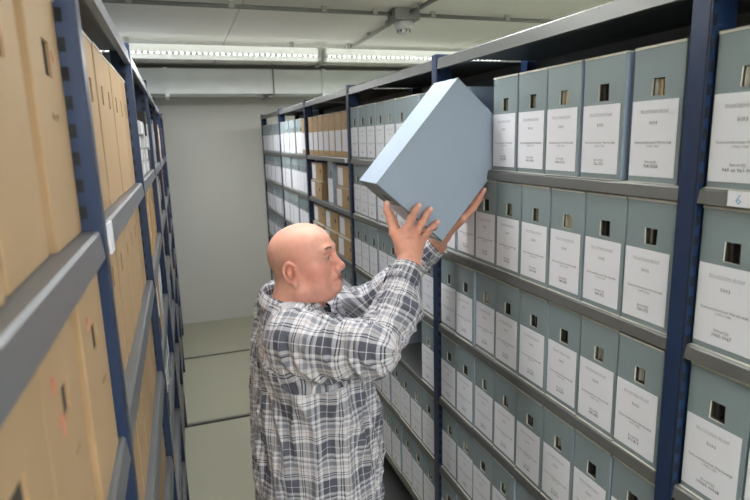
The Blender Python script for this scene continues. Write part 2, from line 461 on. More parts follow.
def place(key, loc, sgn, label, cat, group, inv=None, name='archive_box', rot=None, detail=True, scale=None, vi=None, flap=True):
    K = kinds[key]; v = K['v'][random.randrange(len(K['v'])) if vi is None else vi]
    o = link(name, v['body']); o.location = loc
    if rot is not None: o.rotation_euler = rot
    else: o.rotation_euler = (0, 0, (0 if sgn > 0 else math.pi) + random.uniform(-.004, .004))
    if scale: o.scale = scale
    tag(o, label, cat, group)
    if detail:
        link('papers', v['papers'], o)
    if flap: link('lid_flap', K['flap'], o)
    if K['tray'] and detail: link('tray_edge', K['tray'], o)
    if K['lab']:
        l = link('label', K['lab'], o)
        if inv:
            a = K['lab2']; link('printed_text', print_mesh(inv, (a[0] + a[1]) / 2, a[2], (a[1] - a[0]) * (.98 if key == 'grey' else .9)) if inv not in ('short',) else PRINT_SHORT, l)
    return o
ORD = ['first', 'second', 'third', 'fourth', 'fifth', 'sixth', 'seventh', 'eighth', 'ninth', 'tenth', 'eleventh']
SH = ['top', 'second', 'third', 'fourth', 'fifth', 'sixth', 'lowest']
BN = ['bay at right photo edge', 'bay right of raised box', 'bay behind raised box', 'bay with brown boxes', 'bay beyond brown boxes', 'farthest right bay']
INV0 = {1: [734, 730, 726, 722, 718, 714, 710, 706], }
GRP = 'grey archive boxes on the right rack'
num = 700
for bi in range(0, 3):
    y0 = RP[bi] + .024; y1 = RP[bi + 1] - .024
    n = 8; pitch = (y1 - y0) / n
    for li in range(6 if bi < 2 else 6):
        for i in range(n):
            if bi == 0 and i < n - 3: continue                   # behind the photographer
            y = y0 + pitch * (i + .5)
            if bi == 1:
                if li == 0:
                    tops = [.86, 1.003, 1.135, 1.264, 1.393, None, 1.735, None]
                    if tops[i] is None: continue
                    y = tops[i]
                if li == 5 and i < 2: continue
            if bi == 2 and li == 3 and i in (1, 2, 3): continue     # the gap on the shelf by the man's elbow
            if bi == 0: ordn = ORD[n - 1 - i] + ' from left'
            else: ordn = ORD[i] + ' from right'
            inv = '%d-%d' % (1110 - li * 66 - i * 7 + bi * -90, 1115 - li * 66 - i * 7 + bi * -90)
            if bi == 0 and i == n - 1: inv = ['960 en 961-962', '1062-1067', '10965-10968', '1121-1126', '1130', '1135'][li]
            if bi == 1 and i == 0: inv = ['734-735A', '769-771', '811-813', '860-863', '902-905', '940'][li]
            if bi == 1 and i == 1 and li == 0: inv = '726-731'
            dx = .006 + random.uniform(0, .007) + (.003 if bi == 0 else 0)
            if bi == 1 and li == 4 and i == 0: dx = .012
            place('grey', (XR + dx, y + random.uniform(-.0008, .0008), RLEV[li] + .0005), 1,
                  'grey archive box, %s, %s shelf, %s' % (ordn, SH[li], BN[bi]), 'archive box', GRP, inv)
# far bays
REST = MB(); RESTL = MB()
def plain(mb, x, y, z, sgn, w, h, dd, m, lab):
    a, b = sorted((x, x + sgn * dd)); mb.box(a, b, y - w / 2, y + w / 2, z, z + h, m)
    a, b = sorted((x - sgn * .0008, x + sgn * .001))
    if lab: mb.box(a, b, y - w / 2 + .006, y + w / 2 - .004, z + .012, z + h * .6, MT['label'])
    mb.box(a, b, y - .008, y + .008, z + h * .66, z + h * .76, MT['inner'])
for bi in (3, 4, 5):
    y0 = RP[bi] + .024; y1 = RP[bi + 1] - .024
    for li in range(6):
        if bi == 3:
            if li == 0:
                for i in range(7):
                    place('browntall', (XR + .01, y0 + .075 + i * .1385, RLEV[li] + .0005), 1, 'tall brown archive box, %s from right on top shelf of right rack' % ORD[i], 'archive box', 'brown boxes on the right rack', None)
                continue
            if li in (1, 2):
                spots = [(.17, 0), (.17, 1), (.84, 0), (.84, 1)] if li == 1 else [(.17, 0), (.17, 1), (.5, 0), (.5, 1), (.83, 0), (.83, 1)]
                for q, (yy, lv) in enumerate(spots):
                    place('brownflat', (XR + .015 + .01 * lv, y0 + yy, RLEV[li] + .0005 + lv * .1215), 1,
                          'flat brown box, %s of its stack, %s stack from right, %s shelf, right rack' % ('upper' if lv else 'lower', ORD[int(yy > .4) + int(yy > .7 and li == 2)], SH[li]), 'archive box', 'flat brown boxes stacked on the right rack')
                if li == 1:
                    place('grey', (XR + .008, y0 + .42, RLEV[li] + .0005), 1, 'grey archive box standing between stacked flat brown boxes', 'archive box', GRP)
                continue
        for i in range(8):
            y = y0 + (y1 - y0) / 8 * (i + .5)
            key = 'grey'
            if li > 3 or (bi == 3 and li > 2):
                plain(REST, XR + random.uniform(.006, .016), y, RLEV[li] + .0005, 1, .121, .255, .37, MT['grey_front'], True); continue
            if bi == 4 and li == 0: key = 'browntall' if i == 0 else 'pale'
            if bi == 4 and li in (1, 2) and i > 2: key = 'pale'
            place(key, (XR + random.uniform(.006, .016), y, RLEV[li] + .0005), 1,
                  '%s archive box, %s from right, %s shelf, %s' % ({'grey': 'grey', 'pale': 'pale grey', 'browntall': 'brown'}[key], ORD[i], SH[li], BN[bi]), 'archive box', GRP, None, detail=(li < 3), scale=(1, .985, 1) if key != 'browntall' else (1, .96, 1))

tag(REST.obj('archive_boxes'), 'rows of far grey archive boxes low on the right rack behind the man', 'archive boxes', kind='stuff')
# ---- left rack
LG = 'brown archive boxes on the left rack'
def mark(parent, kind_, loc, s):
    k = MB()
    pts = {'check': [(0, 0), (.3, -.5), (1, .6)], 'loop': [(math.cos(a) * .5, math.sin(a) * .8) for a in [i * .7 for i in range(9)]],
           'scrawl': [(i * .35, .35 * math.sin(i * 2.3)) for i in range(8)]}[kind_]
    m = MT['pencil'] if kind_ == 'scrawl' else MT['red_ink']
    for (a, b), (c_, d_) in zip(pts, pts[1:]):
        k.tube((loc[0], loc[1] + a * s, loc[2] + b * s), (loc[0], loc[1] + c_ * s, loc[2] + d_ * s), .0006, m, seg=5)
    k.obj('red_mark' if m == MT['red_ink'] else 'pencil_mark', parent)
for li in range(3):
    fx = [-.136, -.122, -.125][li]
    for i, y in enumerate((.783, .596, .402)):
        if li == 1: y = (.77, .585, .40)[i]
        o = place('brownwide', (fx - .004 * (i % 2), y, LLEV[li] + .0005), -1, 'wide brown box, %s, %s shelf of nearest left bay' % (['next to the blue post', 'second from blue post', 'at left photo edge'][i], SH[li]), 'archive box', LG, None, scale=(1, 1.0, 1.02 if li == 0 else .9), rot=(0, 0, math.pi + [.0, .02, -.01][i]), vi=i % 2, flap=(li == 0))
        if li == 0 and i == 0:
            mark(o, 'check', (-.001, -.035, .222), .012); mark(o, 'scrawl', (-.001, -.02, .15), .015)
        if li == 1:
            mark(o, 'loop', (-.001, .045, .25), .012)
            if i == 1: mark(o, 'loop', (-.001, .03, .20), .016)
            mark(o, 'scrawl', (-.001, -.04, .14), .012)
LB = ['', 'nearest full left bay', 'second full left bay', 'third full left bay', 'fourth full left bay', 'last left bay']
for li in range(6):
    y0 = LP[1] + .024; y1 = LP[2] - .024; p = (y1 - y0) / 7
    for i in range(7):
        if li > 3:
            plain(RESTL, -.137, y0 + p * (i + .5), LLEV[li] + .0005, -1, .139, .277, .36, MT['brown'], False); continue
        place('brownbig', (-.133 + random.uniform(-.0015, .0015), y0 + p * (i + .5), LLEV[li] + .0005), -1, 'brown archive box, %s from left, %s shelf, %s' % (ORD[i], SH[li], LB[1]), 'archive box', LG, None, scale=(1, 1, 1 if li == 0 else .9), detail=li < 4, flap=True)
# stuff of several kinds further on
def binder_mesh(w, h, dd, m, spine):
    k = MB(); k.box(0, dd, -w / 2, w / 2, 0, h, m); k.box(-.0008, .0006, -w / 2 + .004, w / 2 - .004, h * .35, h * .8, spine)
    return k.mesh('binder', bevel=.002)
bm_w = binder_mesh(.05, .245, .29, MT['binder'], MT['label'])
bm_d = binder_mesh(.075, .268, .30, MT['dark'], MT['label'])
bm_k = binder_mesh(.1, .272, .33, MT['brown_far'], MT['brown_dark'])
bm_g = binder_mesh(.07, .27, .32, MT['grey_front'], MT['label'])
for bi in range(2, 6):
    y0 = LP[bi] + .026; y1 = LP[bi + 1] - .026
    for li in range(6):
        if bi == 2 and li == 0:
            # two stacks of white-grey binders lying flat, fronts tipped out, then upright ones
            for st in range(3):
                for q in range(4):
                    o = link('binder', bm_w); o.rotation_euler = (math.pi / 2, 0, math.pi + random.uniform(-.03, .03)); o.location = (-.118 - .012 * random.random(), y0 + .001 + st * .253, LLEV[0] + .027 + .0515 * q)
                    tag(o, 'white binder lying flat, %s from bottom of %s stack, left rack top shelf' % (ORD[q], ORD[st]), 'binder', 'white binders lying on the left rack')
            for q in range(2):
                o = link('binder', bm_d); o.rotation_euler = (0, 0, math.pi); o.location = (-.125, y1 - .039 - q * .0765, LLEV[0] + .0005)
                tag(o, 'dark upright binder, %s from right, behind stacked white binders, left rack' % ORD[q], 'binder', 'dark binders on the left rack')
            continue
        y = y0; idx = 0
        while y < y1 - .02 and idx < 11:
            me, w, nm, cat, colr = random.choice([(bm_k, .1, 'archive_box', 'archive box', 'brown'), (bm_k, .1, 'archive_box', 'archive box', 'brown'), (bm_g, .07, 'binder', 'binder', 'grey'), (bm_w, .05, 'binder', 'binder', 'white'), (bm_d, .075, 'binder', 'binder', 'dark')])
            if bi == 2 and li == 1 and idx > 0: me, w, nm, cat, colr = (bm_k, .1, 'archive_box', 'archive box', 'brown')
            if y + w > y1: break
            if li > 3 or (bi > 3 and li > 2):
                plain(RESTL, -.122 - random.uniform(0, .03), y + w / 2, LLEV[li] + .0005, -1, w, .270, .33, me.materials[0], False); y += w + .003; idx += 1; continue
            o = link(nm, me); o.rotation_euler = (0, 0, math.pi + random.uniform(-.003, .003)); o.location = (-.122 - random.uniform(0, .03), y + w / 2, LLEV[li] + .0005)
            tag(o, 'far %s %s, %s from left, %s shelf, %s' % (colr, 'board box' if nm == 'archive_box' else 'binder', ORD[idx], SH[li], LB[bi]), cat, 'mixed boxes and binders far down the left rack')
            y += w + .003; idx += 1

tag(RESTL.obj('archive_boxes'), 'rows of far brown boxes and binders low on the left rack', 'archive boxes', kind='stuff')

# ------------------------------------------------------------------ the box in his hands
TH = R(48.5)
P4 = Vector((.7145, 1.466 + .080, 1.747))
held = place('grey', P4, 1, 'large grey archive box tilted in the hands of the bald man', 'archive box', None, '738-739', flap=False, rot=(0, -TH, 0), vi=0, scale=(1.02, 1.30, 1.045))

# ------------------------------------------------------------------ organic surfaces: distance field + surface nets
class Field:
    def __init__(s, lo, hi, h):
        s.lo = np.array(lo, float); s.h = h
        s.n = np.ceil((np.array(hi) - s.lo) / h).astype(int) + 1
        s.D = np.full(s.n, 1.0, np.float32)
    def win(s, lo, hi):
        a = np.maximum(np.floor((np.array(lo) - s.lo) / s.h).astype(int), 0)
        b = np.minimum(np.ceil((np.array(hi) - s.lo) / s.h).astype(int) + 1, s.n)
        if np.any(b <= a): return None
        sl = tuple(slice(i, j) for i, j in zip(a, b))
        ax = [(s.lo[i] + s.h * np.arange(a[i], b[i])).astype(np.float32) for i in range(3)]
        return sl, ax[0][:, None, None], ax[1][None, :, None], ax[2][None, None, :]
    def put(s, sl, d, k, op):
        A = s.D[sl]
        if op == 'add':
            if k > 0:
                q = np.maximum(k - np.abs(A - d), 0) / k; s.D[sl] = np.minimum(A, d) - q * q * k * .25
            else: s.D[sl] = np.minimum(A, d)
        else:
            d = -d
            q = np.maximum(k - np.abs(A - d), 0) / max(k, 1e-6); s.D[sl] = np.maximum(A, d) + q * q * k * .25
    def cap(s, a, b, ra, rb=None, k=.02, op='add'):
        a = np.array(a, float); b = np.array(b, float); rb = ra if rb is None else rb
        m = max(ra, rb) + k + 3 * s.h
        w = s.win(np.minimum(a, b) - m, np.maximum(a, b) + m)
        if w is None: return
        sl, X, Y, Z = w; d = b - a; L = max(float(d @ d), 1e-9)
        t = np.clip(((X - a[0]) * d[0] + (Y - a[1]) * d[1] + (Z - a[2]) * d[2]) / L, 0, 1)
        q = np.sqrt((X - a[0] - t * d[0]) ** 2 + (Y - a[1] - t * d[1]) ** 2 + (Z - a[2] - t * d[2]) ** 2) - (ra + (rb - ra) * t)
        s.put(sl, q.astype(np.float32), k, op)
    def ell(s, c, r, rot=None, k=.02, op='add'):
        c = np.array(c, float); r = np.array(r, float); m = r.max() + k + 3 * s.h
        w = s.win(c - m, c + m)
        if w is None: return
        sl, X, Y, Z = w; x, y, z = X - c[0], Y - c[1], Z - c[2]
        if rot is not None:
            Q = np.array(rot)  # columns: local axes in world
            x, y, z = (x * Q[0, i] + y * Q[1, i] + z * Q[2, i] for i in range(3))
        k0 = np.sqrt((x / r[0]) ** 2 + (y / r[1]) ** 2 + (z / r[2]) ** 2)
        k1 = np.sqrt((x / r[0] ** 2) ** 2 + (y / r[1] ** 2) ** 2 + (z / r[2] ** 2) ** 2) + 1e-9
        s.put(sl, (k0 * (k0 - 1) / k1).astype(np.float32), k, op)
    def column(s, tab, ang, k=.03):
        """stack of ellipses: rows z, cx, cy, rx, ry"""
        tab = np.array(tab, float); r = tab[:, 3:5].max() + .05
        w = s.win([tab[:, 1].min() - r, tab[:, 2].min() - r, tab[0, 0] - .03], [tab[:, 1].max() + r, tab[:, 2].max() + r, tab[-1, 0] + .03])
        sl, X, Y, Z = w; z = Z.ravel()
        g = [np.interp(z, tab[:, 0], tab[:, i])[None, None, :] for i in range(1, 5)]
        ca, sa = math.cos(ang), math.sin(ang)
        x = (X - g[0]) * ca + (Y - g[1]) * sa; y = -(X - g[0]) * sa + (Y - g[1]) * ca
        k0 = np.sqrt((x / g[2]) ** 2 + (y / g[3]) ** 2); k1 = np.sqrt((x / g[2] ** 2) ** 2 + (y / g[3] ** 2) ** 2) + 1e-6
        d = k0 * (k0 - 1) / k1
        d = np.maximum(d, np.maximum(tab[0, 0] - Z, Z - tab[-1, 0]))
        s.put(sl, d.astype(np.float32), k, 'add')
    def surf(s):
        D = s.D; I = D < 0
        nx, ny, nz = D.shape
        cnt = np.zeros((nx - 1, ny - 1, nz - 1), np.int8)
        for dx in (0, 1):
            for dy in (0, 1):
                for dz in (0, 1):
                    cnt += I[dx:nx - 1 + dx, dy:ny - 1 + dy, dz:nz - 1 + dz]
        act = np.argwhere((cnt > 0) & (cnt < 8))
        idx = np.full(cnt.shape, -1, np.int32); idx[tuple(act.T)] = np.arange(len(act))
        P = np.zeros((len(act), 3)); W = np.zeros(len(act))
        corners = [(a, b, c) for a in (0, 1) for b in (0, 1) for c in (0, 1)]
        val = {c: D[act[:, 0] + c[0], act[:, 1] + c[1], act[:, 2] + c[2]].astype(float) for c in corners}
        for c in corners:
            for ax in range(3):
                if c[ax] == 0:
                    e = list(c); e[ax] = 1; e = tuple(e)
                    va, vb = val[c], val[e]; m = (va < 0) != (vb < 0)
                    t = np.where(m, va / np.where(m, va - vb, 1), 0)
                    p = np.array(c, float)[None, :] + np.eye(3)[ax][None, :] * t[:, None]
                    P[m] += p[m]; W[m] += 1
        V = s.lo + s.h * (act + P / W[:, None])
        F = []
        for ax in range(3):
            u, v = (ax + 1) % 3, (ax + 2) % 3
            A = [slice(None)] * 3; B = [slice(None)] * 3
            A[ax] = slice(0, -1); B[ax] = slice(1, None)
            ch = I[tuple(A)] != I[tuple(B)]
            g = np.argwhere(ch)
            g = g[(g[:, u] > 0) & (g[:, v] > 0) & (g[:, u] < D.shape[u] - 1) & (g[:, v] < D.shape[v] - 1)]
            ins = I[tuple(g.T)]
            def cell(du, dv):
                q = g.copy(); q[:, u] -= du; q[:, v] -= dv; return idx[tuple(q.T)]
            q = np.stack([cell(1, 1), cell(0, 1), cell(0, 0), cell(1, 0)], 1)
            q[~ins] = q[~ins][:, ::-1]
            F.append(q)
        F = np.concatenate(F); F = F[(F >= 0).all(1)]
        return V, F
def smooth_verts(V, F, it=2, lam=.5):
    e = np.concatenate([F[:, [0, 1]], F[:, [1, 2]], F[:, [2, 3]], F[:, [3, 0]]])
    for _ in range(it):
        for l in (lam, -lam * 1.02):
            S = np.zeros_like(V); N = np.zeros(len(V))
            for a, b in ((0, 1), (1, 0)):
                np.add.at(S, e[:, a], V[e[:, b]]); np.add.at(N, e[:, a], 1)
            V = V + l * (S / np.maximum(N, 1)[:, None] - V)
    return V
def vnormals(V, F):
    n = np.cross(V[F[:, 2]] - V[F[:, 0]], V[F[:, 3]] - V[F[:, 1]]); N = np.zeros_like(V)
    for i in range(4): np.add.at(N, F[:, i], n)
    return N / (np.linalg.norm(N, axis=1)[:, None] + 1e-12)
def to_mesh(name, V, F, m, uv=None, colr=None):
    me = bpy.data.meshes.new(name)
    me.vertices.add(len(V)); me.vertices.foreach_set('co', V.astype(np.float32).ravel())
    me.loops.add(len(F) * 4); me.loops.foreach_set('vertex_index', F.astype(np.int32).ravel())
    me.polygons.add(len(F)); me.polygons.foreach_set('loop_start', np.arange(0, len(F) * 4, 4, dtype=np.int32))
    me.update(calc_edges=True); me.validate()
    me.polygons.foreach_set('use_smooth', np.ones(len(me.polygons), bool))
    if uv is not None:
        l = me.uv_layers.new(name='cloth'); l.data.foreach_set('uv', uv.astype(np.float32).ravel())
    if colr is not None:
        a = me.color_attributes.new('tint', 'FLOAT_COLOR', 'POINT'); a.data.foreach_set('color', np.c_[colr, np.ones(len(colr))].astype(np.float32).ravel())
    me.materials.append(m)
    return me
A3 = lambda *p: np.array(p, float)

# ------------------------------------------------------------------ materials of the man
def skin_mat():
    m = bpy.data.materials.new('skin'); m.use_nodes = True; nt = m.node_tree; b = nt.nodes['Principled BSDF']
    at = nt.nodes.new('ShaderNodeAttribute'); at.attribute_name = 'tint'
    n = nt.nodes.new('ShaderNodeTexNoise'); n.inputs['Scale'].default_value = 60; n.inputs['Detail'].default_value = 5
    tc = nt.nodes.new('ShaderNodeTexCoord'); nt.links.new(tc.outputs['Object'], n.inputs['Vector'])
    hs = nt.nodes.new('ShaderNodeHueSaturation'); mr = nt.nodes.new('ShaderNodeMapRange')
    mr.inputs[1].default_value = .3; mr.inputs[2].default_value = .7; mr.inputs[3].default_value = .93; mr.inputs[4].default_value = 1.06
    nt.links.new(n.outputs['Fac'], mr.inputs[0]); nt.links.new(mr.outputs[0], hs.inputs['Value']); nt.links.new(at.outputs['Color'], hs.inputs['Color'])
    nt.links.new(hs.outputs[0], b.inputs['Base Color'])
    b.inputs['Roughness'].default_value = .42; b.inputs['Subsurface Weight'].default_value = .12
    b.inputs['Subsurface Radius'].default_value = (.012, .005, .003); b.inputs['Subsurface Scale'].default_value = .6
    n2 = nt.nodes.new('ShaderNodeTexNoise'); n2.inputs['Scale'].default_value = 260; nt.links.new(tc.outputs['Object'], n2.inputs['Vector'])
    bp = nt.nodes.new('ShaderNodeBump'); bp.inputs['Strength'].default_value = .25; bp.inputs['Distance'].default_value = .001
    nt.links.new(n2.outputs['Fac'], bp.inputs['Height']); nt.links.new(bp.outputs[0], b.inputs['Normal'])
    return m
def plaid_mat():
    m = bpy.data.materials.new('plaid_shirt'); m.use_nodes = True; nt = m.node_tree; b = nt.nodes['Principled BSDF']
    uv = nt.nodes.new('ShaderNodeUVMap'); uv.uv_map = 'cloth'
    sp = nt.nodes.new('ShaderNodeSeparateXYZ'); nt.links.new(uv.outputs[0], sp.inputs[0])
    W = srgb(216, 216, 222); G = srgb(76, 79, 93); N = srgb(26, 30, 50); L = srgb(142, 143, 156); T = srgb(168, 142, 130)
    def bands(out, stops, per):
        d = nt.nodes.new('ShaderNodeMath'); d.operation = 'DIVIDE'; d.inputs[1].default_value = per; nt.links.new(out, d.inputs[0])
        fr = nt.nodes.new('ShaderNodeMath'); fr.operation = 'FRACT'; nt.links.new(d.outputs[0], fr.inputs[0])
        cr = nt.nodes.new('ShaderNodeValToRGB'); cr.color_ramp.interpolation = 'CONSTANT'
        el = cr.color_ramp.elements
        el[0].position = 0; el[0].color = stops[0][1]; el[1].position = stops[1][0]; el[1].color = stops[1][1]
        for p, c in stops[2:]:
            e = el.new(p); e.color = c
        nt.links.new(fr.outputs[0], cr.inputs[0]); return cr.outputs[0]
    st = [(0, G), (.15, W), (.17, G), (.36, W), (.44, N), (.465, W), (.50, N), (.525, W), (.62, T), (.637, W), (.70, L), (.80, W), (.87, N), (.895, L), (.93, W)]
    a = bands(sp.outputs[0], st, .112); c = bands(sp.outputs[1], st, .118)
    mx = nt.nodes.new('ShaderNodeMixRGB'); mx.inputs[0].default_value = .5; nt.links.new(a, mx.inputs[1]); nt.links.new(c, mx.inputs[2])
    nt.links.new(mx.outputs[0], b.inputs['Base Color'])
    b.inputs['Roughness'].default_value = .85; b.inputs['Sheen Weight'].default_value = .1
    tc = nt.nodes.new('ShaderNodeTexCoord'); n2 = nt.nodes.new('ShaderNodeTexNoise'); n2.inputs['Scale'].default_value = 35; n2.inputs['Detail'].default_value = 4
    nt.links.new(tc.outputs['Object'], n2.inputs['Vector'])
    bp = nt.nodes.new('ShaderNodeBump'); bp.inputs['Strength'].default_value = .35; bp.inputs['Distance'].default_value = .004
    nt.links.new(n2.outputs['Fac'], bp.inputs['Height']); nt.links.new(bp.outputs[0], b.inputs['Normal'])
    return m
SKIN = skin_mat(); PLAID = plaid_mat()

# ------------------------------------------------------------------ the man
man = empty('person', (.32, 1.60, 0), 'bald man in grey plaid shirt lifting a grey box onto the right rack', 'person')
def mlink(name, me):
    o = link(name, me, man); o.matrix_parent_inverse = Matrix.Translation((-.32, -1.60, 0)); return o

SR, SL = A3(.262, 1.435, 1.520), A3(.285, 1.765, 1.520)          # shoulders
ER, EL = A3(.426, 1.288, 1.520), A3(.585, 1.80, 1.475)            # elbows
WR, WL = A3(.588, 1.425, 1.690), A3(.800, 1.685, 1.690)           # wrists
HEADC = A3(.327, 1.605, 1.684)
yaw = R(-31); tilt = R(8)
Hx = A3(math.cos(yaw) * math.cos(tilt), math.sin(yaw) * math.cos(tilt), math.sin(tilt))
Hy = A3(-math.sin(yaw), math.cos(yaw), 0); Hz = np.cross(Hx, Hy)
HQ = np.stack([Hx, Hy, Hz], 1)
HS = 1.0
hp = lambda x, y, z: HEADC + HQ @ (A3(x, y, z) * HS)

B = Field((.185, 1.24, 1.33), (.93, 1.86, 1.915), .0021)
def zoff(x, z):
    if x <= .046 or z > .034: return 0
    return float(np.interp(z, [-.11, -.085, -.065, -.035, -.015, .012, .03], [.028, .024, .019, .014, .017, .017, .013]))
def hell(c, r, k=.02, op='add', rot=None):
    c = (c[0], c[1], c[2] + zoff(c[0], c[2]))
    Q = HQ if rot is None else HQ @ np.array(rot)
    B.ell(hp(*c), np.array(r) * HS, Q, k, op)
def hcap(a, b, ra, rb=None, k=.02, op='add'):
    if a[0] > .046: a = (a[0], a[1], a[2] + zoff(*a[::2])); b = (b[0], b[1], b[2] + zoff(a[0], b[2]))
    B.cap(hp(*a), hp(*b), ra * HS, None if rb is None else rb * HS, k, op)
def rotY(a): c, s_ = math.cos(a), math.sin(a); return [[c, 0, s_], [0, 1, 0], [-s_, 0, c]]
# skull, face
hell((-.010, 0, .038), (.096, .077, .086), 0)
hell((.022, 0, .055), (.068, .066, .062), .03)
hell((.026, 0, -.022), (.066, .064, .078), .03)
for s_ in (-1, 1):
    hcap((-.008, s_ * .050, -.055), (.064, s_ * .020, -.080), .026, .022, .03)
    hell((.052, s_ * .040, -.030), (.030, .026, .028), .02)
    hell((.050, s_ * .040, -.072), (.028, .020, .026), .02)
hell((.088, 0, -.100), (.018, .024, .019), .016)
hell((.030, 0, -.094), (.042, .044, .024), .025)                   # soft under-chin
hcap((.082, -.038, .029), (.086, -.010, .026), .0125, .014, .014)
hcap((.082, .038, .029), (.086, .010, .026), .0125, .014, .014)
for s_ in (-1, 1):
    hell((.101, s_ * .032, .003), (.021, .021, .0145), .010, 'sub')
    hell((.0775, s_ * .0315, .003), (.0125, .0135, .0120), .003)
    hcap((.0865, s_ * .020, .0085), (.0800, s_ * .044, .0075), .0046, .0044, .003)      # upper lid
    hcap((.0865, s_ * .021, -.0035), (.0800, s_ * .043, -.0035), .0036, .0036, .003)    # lower lid
    hcap((.086, s_ * .022, -.0125), (.078, s_ * .044, -.011), .0045, .004, .006)        # bag under the eye
    hcap((.0935, s_ * .0215, .0022), (.0845, s_ * .0435, .0012), .0027, .0024, .001, 'sub')
hcap((.090, 0, .014), (.108, 0, -.024), .0090, .0120, .012)
hell((.1115, 0, -.030), (.0135, .0145, .0125), .008)
for s_ in (-1, 1):
    hell((.103, s_ * .0135, -.035), (.012, .008, .0085), .006)
    hell((.109, s_ * .0065, -.043), (.005, .003, .004), .003, 'sub')
    hcap((.098, s_ * .022, -.036), (.088, s_ * .033, -.066), .0025, .0025, .006, 'sub')
hell((.084, 0, -.064), (.021, .030, .022), .016)
hcap((.099, -.016, -.060), (.099, .016, -.060), .0052, None, .006)
hcap((.097, -.014, -.0715), (.097, .014, -.0715), .0062, None, .006)
hcap((.107, -.001, -.0655), (.091, -.028, -.0695), .0024, .0020, .002, 'sub')
hcap((.107, .001, -.0655), (.091, .028, -.0695), .0024, .0020, .002, 'sub')
# ears
for s_ in (-1, 1):
    ec = A3(-.012, s_ * .077, -.006)
    hell(tuple(ec), (.018, .009, .030), .008)
    hell((ec[0] + .002, s_ * .089, ec[2] + .003), (.0105, .012, .018), .003, 'sub')
    pts = []
    for i in range(13):
        a = R(-60 + i * 25)
        pts.append(A3(ec[0] - .002 - .0175 * math.cos(a - R(90)) * 0 + .018 * math.cos(R(40) + i * R(22)), s_ * (.0835 + .004 * math.sin(i / 12 * math.pi)), ec[2] + .006 + .028 * math.sin(R(40) + i * R(22))))
    for a, b in zip(pts, pts[1:]): hcap(tuple(a), tuple(b), .0042, None, .004)
    hell((ec[0] + .006, s_ * .080, ec[2] - .030), (.009, .006, .010), .006)
# neck, chest, arms
B.cap(hp(-.030, 0, -.05), (.280, 1.605, 1.50), .066, .078, .03)
B.cap(hp(.002, 0, -.09), (.325, 1.605, 1.50), .040, .046, .025)
B.cap((.30, 1.52, 1.44), (.30, 1.70, 1.44), .075, .075, .04)
B.cap((.31, 1.60, 1.42), (.31, 1.60, 1.38), .09, .09, .04)
for S_, E_, W_ in ((SR, ER, WR), (SL, EL, WL)):
    B.cap(S_, E_, .045, .034, .03); B.cap(E_, W_, .036, .030, .02)
FLAT = []
nails = []
def finger(pts, r0, r1, nail=None, kk=.006):
    n = len(pts) - 1
    for i in range(n):
        a, b = r0 + (r1 - r0) * i / n, r0 + (r1 - r0) * (i + 1) / n
        B.cap(pts[i], pts[i + 1], a, b, kk if i == 0 else .003)
        if i > 0: B.ell(pts[i], (a * 1.1,) * 3, None, .003)
    if nail is not None:
        nails.append((A3(*pts[-1]), A3(*pts[-1]) - A3(*pts[-2]), np.array(nail, float), r1))
# right hand: palm below the spine of the box, back of the hand to the camera
B.cap(WR, A3(.604, 1.444, 1.735), .033, .034, .02)
K = [A3(.567, 1.474, 1.785), A3(.596, 1.456, 1.792), A3(.623, 1.452, 1.785), A3(.647, 1.456, 1.767)]   # knuckles index..little
for q in K: B.cap(A3(.598, 1.447, 1.722) + (q - A3(.598, 1.46, 1.722)) * .30, q, .024, .0150, .014)
finger([K[0], A3(.562, 1.490, 1.818), A3(.556, 1.500, 1.845), A3(.5575, 1.506, 1.864)], .0128, .0098, (-.2, -1, .2), .008)
finger([K[1], A3(.609, 1.449, 1.823), A3(.622, 1.450, 1.846), A3(.633, 1.4545, 1.858)], .0126, .0096, (0, -1, .1), .008)
finger([K[2], A3(.640, 1.447, 1.810), A3(.656, 1.450, 1.832), A3(.669, 1.4545, 1.845)], .0122, .0094, (0, -1, .1), .008)
finger([K[3], A3(.662, 1.450, 1.783), A3(.678, 1.451, 1.797), A3(.691, 1.4545, 1.807)], .0112, .0088, (0, -1, .1), .008)
B.cap(A3(.585, 1.465, 1.735), A3(.590, 1.505, 1.775), .019, .014, .014)     # thumb, hidden under the spine
finger([A3(.590, 1.505, 1.775), A3(.588, 1.535, 1.805), A3(.590, 1.560, 1.825)], .0135, .0105, None, .008)
# left hand: under the long lower edge on the far side
LD = A3(math.cos(TH), 0, math.sin(TH)); LN = A3(math.sin(TH), 0, -math.cos(TH))
base = A3(P4[0], 0, P4[2])
lp = lambda t, n_, y: base + LD * t + LN * n_ + A3(0, y, 0)
palm0 = lp(.045, .062, 1.62)
B.cap(WL, palm0, .029, .026, .02)
LK = [lp(.105, .032, 1.515), lp(.098, .036, 1.540), lp(.092, .036, 1.563), lp(.085, .034, 1.585)]
for q in LK: B.cap(palm0, q, .022, .014, .014)
LT = [lp(.203, .0155, 1.482), lp(.180, .0165, 1.492), lp(.156, .018, 1.503), lp(.138, .016, 1.53)]
finger([LK[0], lp(.145, .032, 1.500), lp(.178, .024, 1.488), LT[0]], .0118, .0092, None)
finger([LK[1], lp(.137, .036, 1.520), lp(.164, .030, 1.500), LT[1]], .0118, .0092, None)
finger([LK[2], lp(.128, .036, 1.545), lp(.148, .031, 1.520), LT[2]], .0115, .0090, None)
finger([LK[3], lp(.116, .034, 1.572), lp(.132, .028, 1.550), LT[3]], .0105, .0085, None)
B.cap(palm0, lp(.045, .03, 1.665), .020, .015, .012)
finger([lp(.045, .03, 1.665), lp(.065, -.005, 1.664), lp(.080, -.035, 1.652)], .0130, .0100, None)
V, F = B.surf(); del B
V = smooth_verts(V, F, 2, .4)
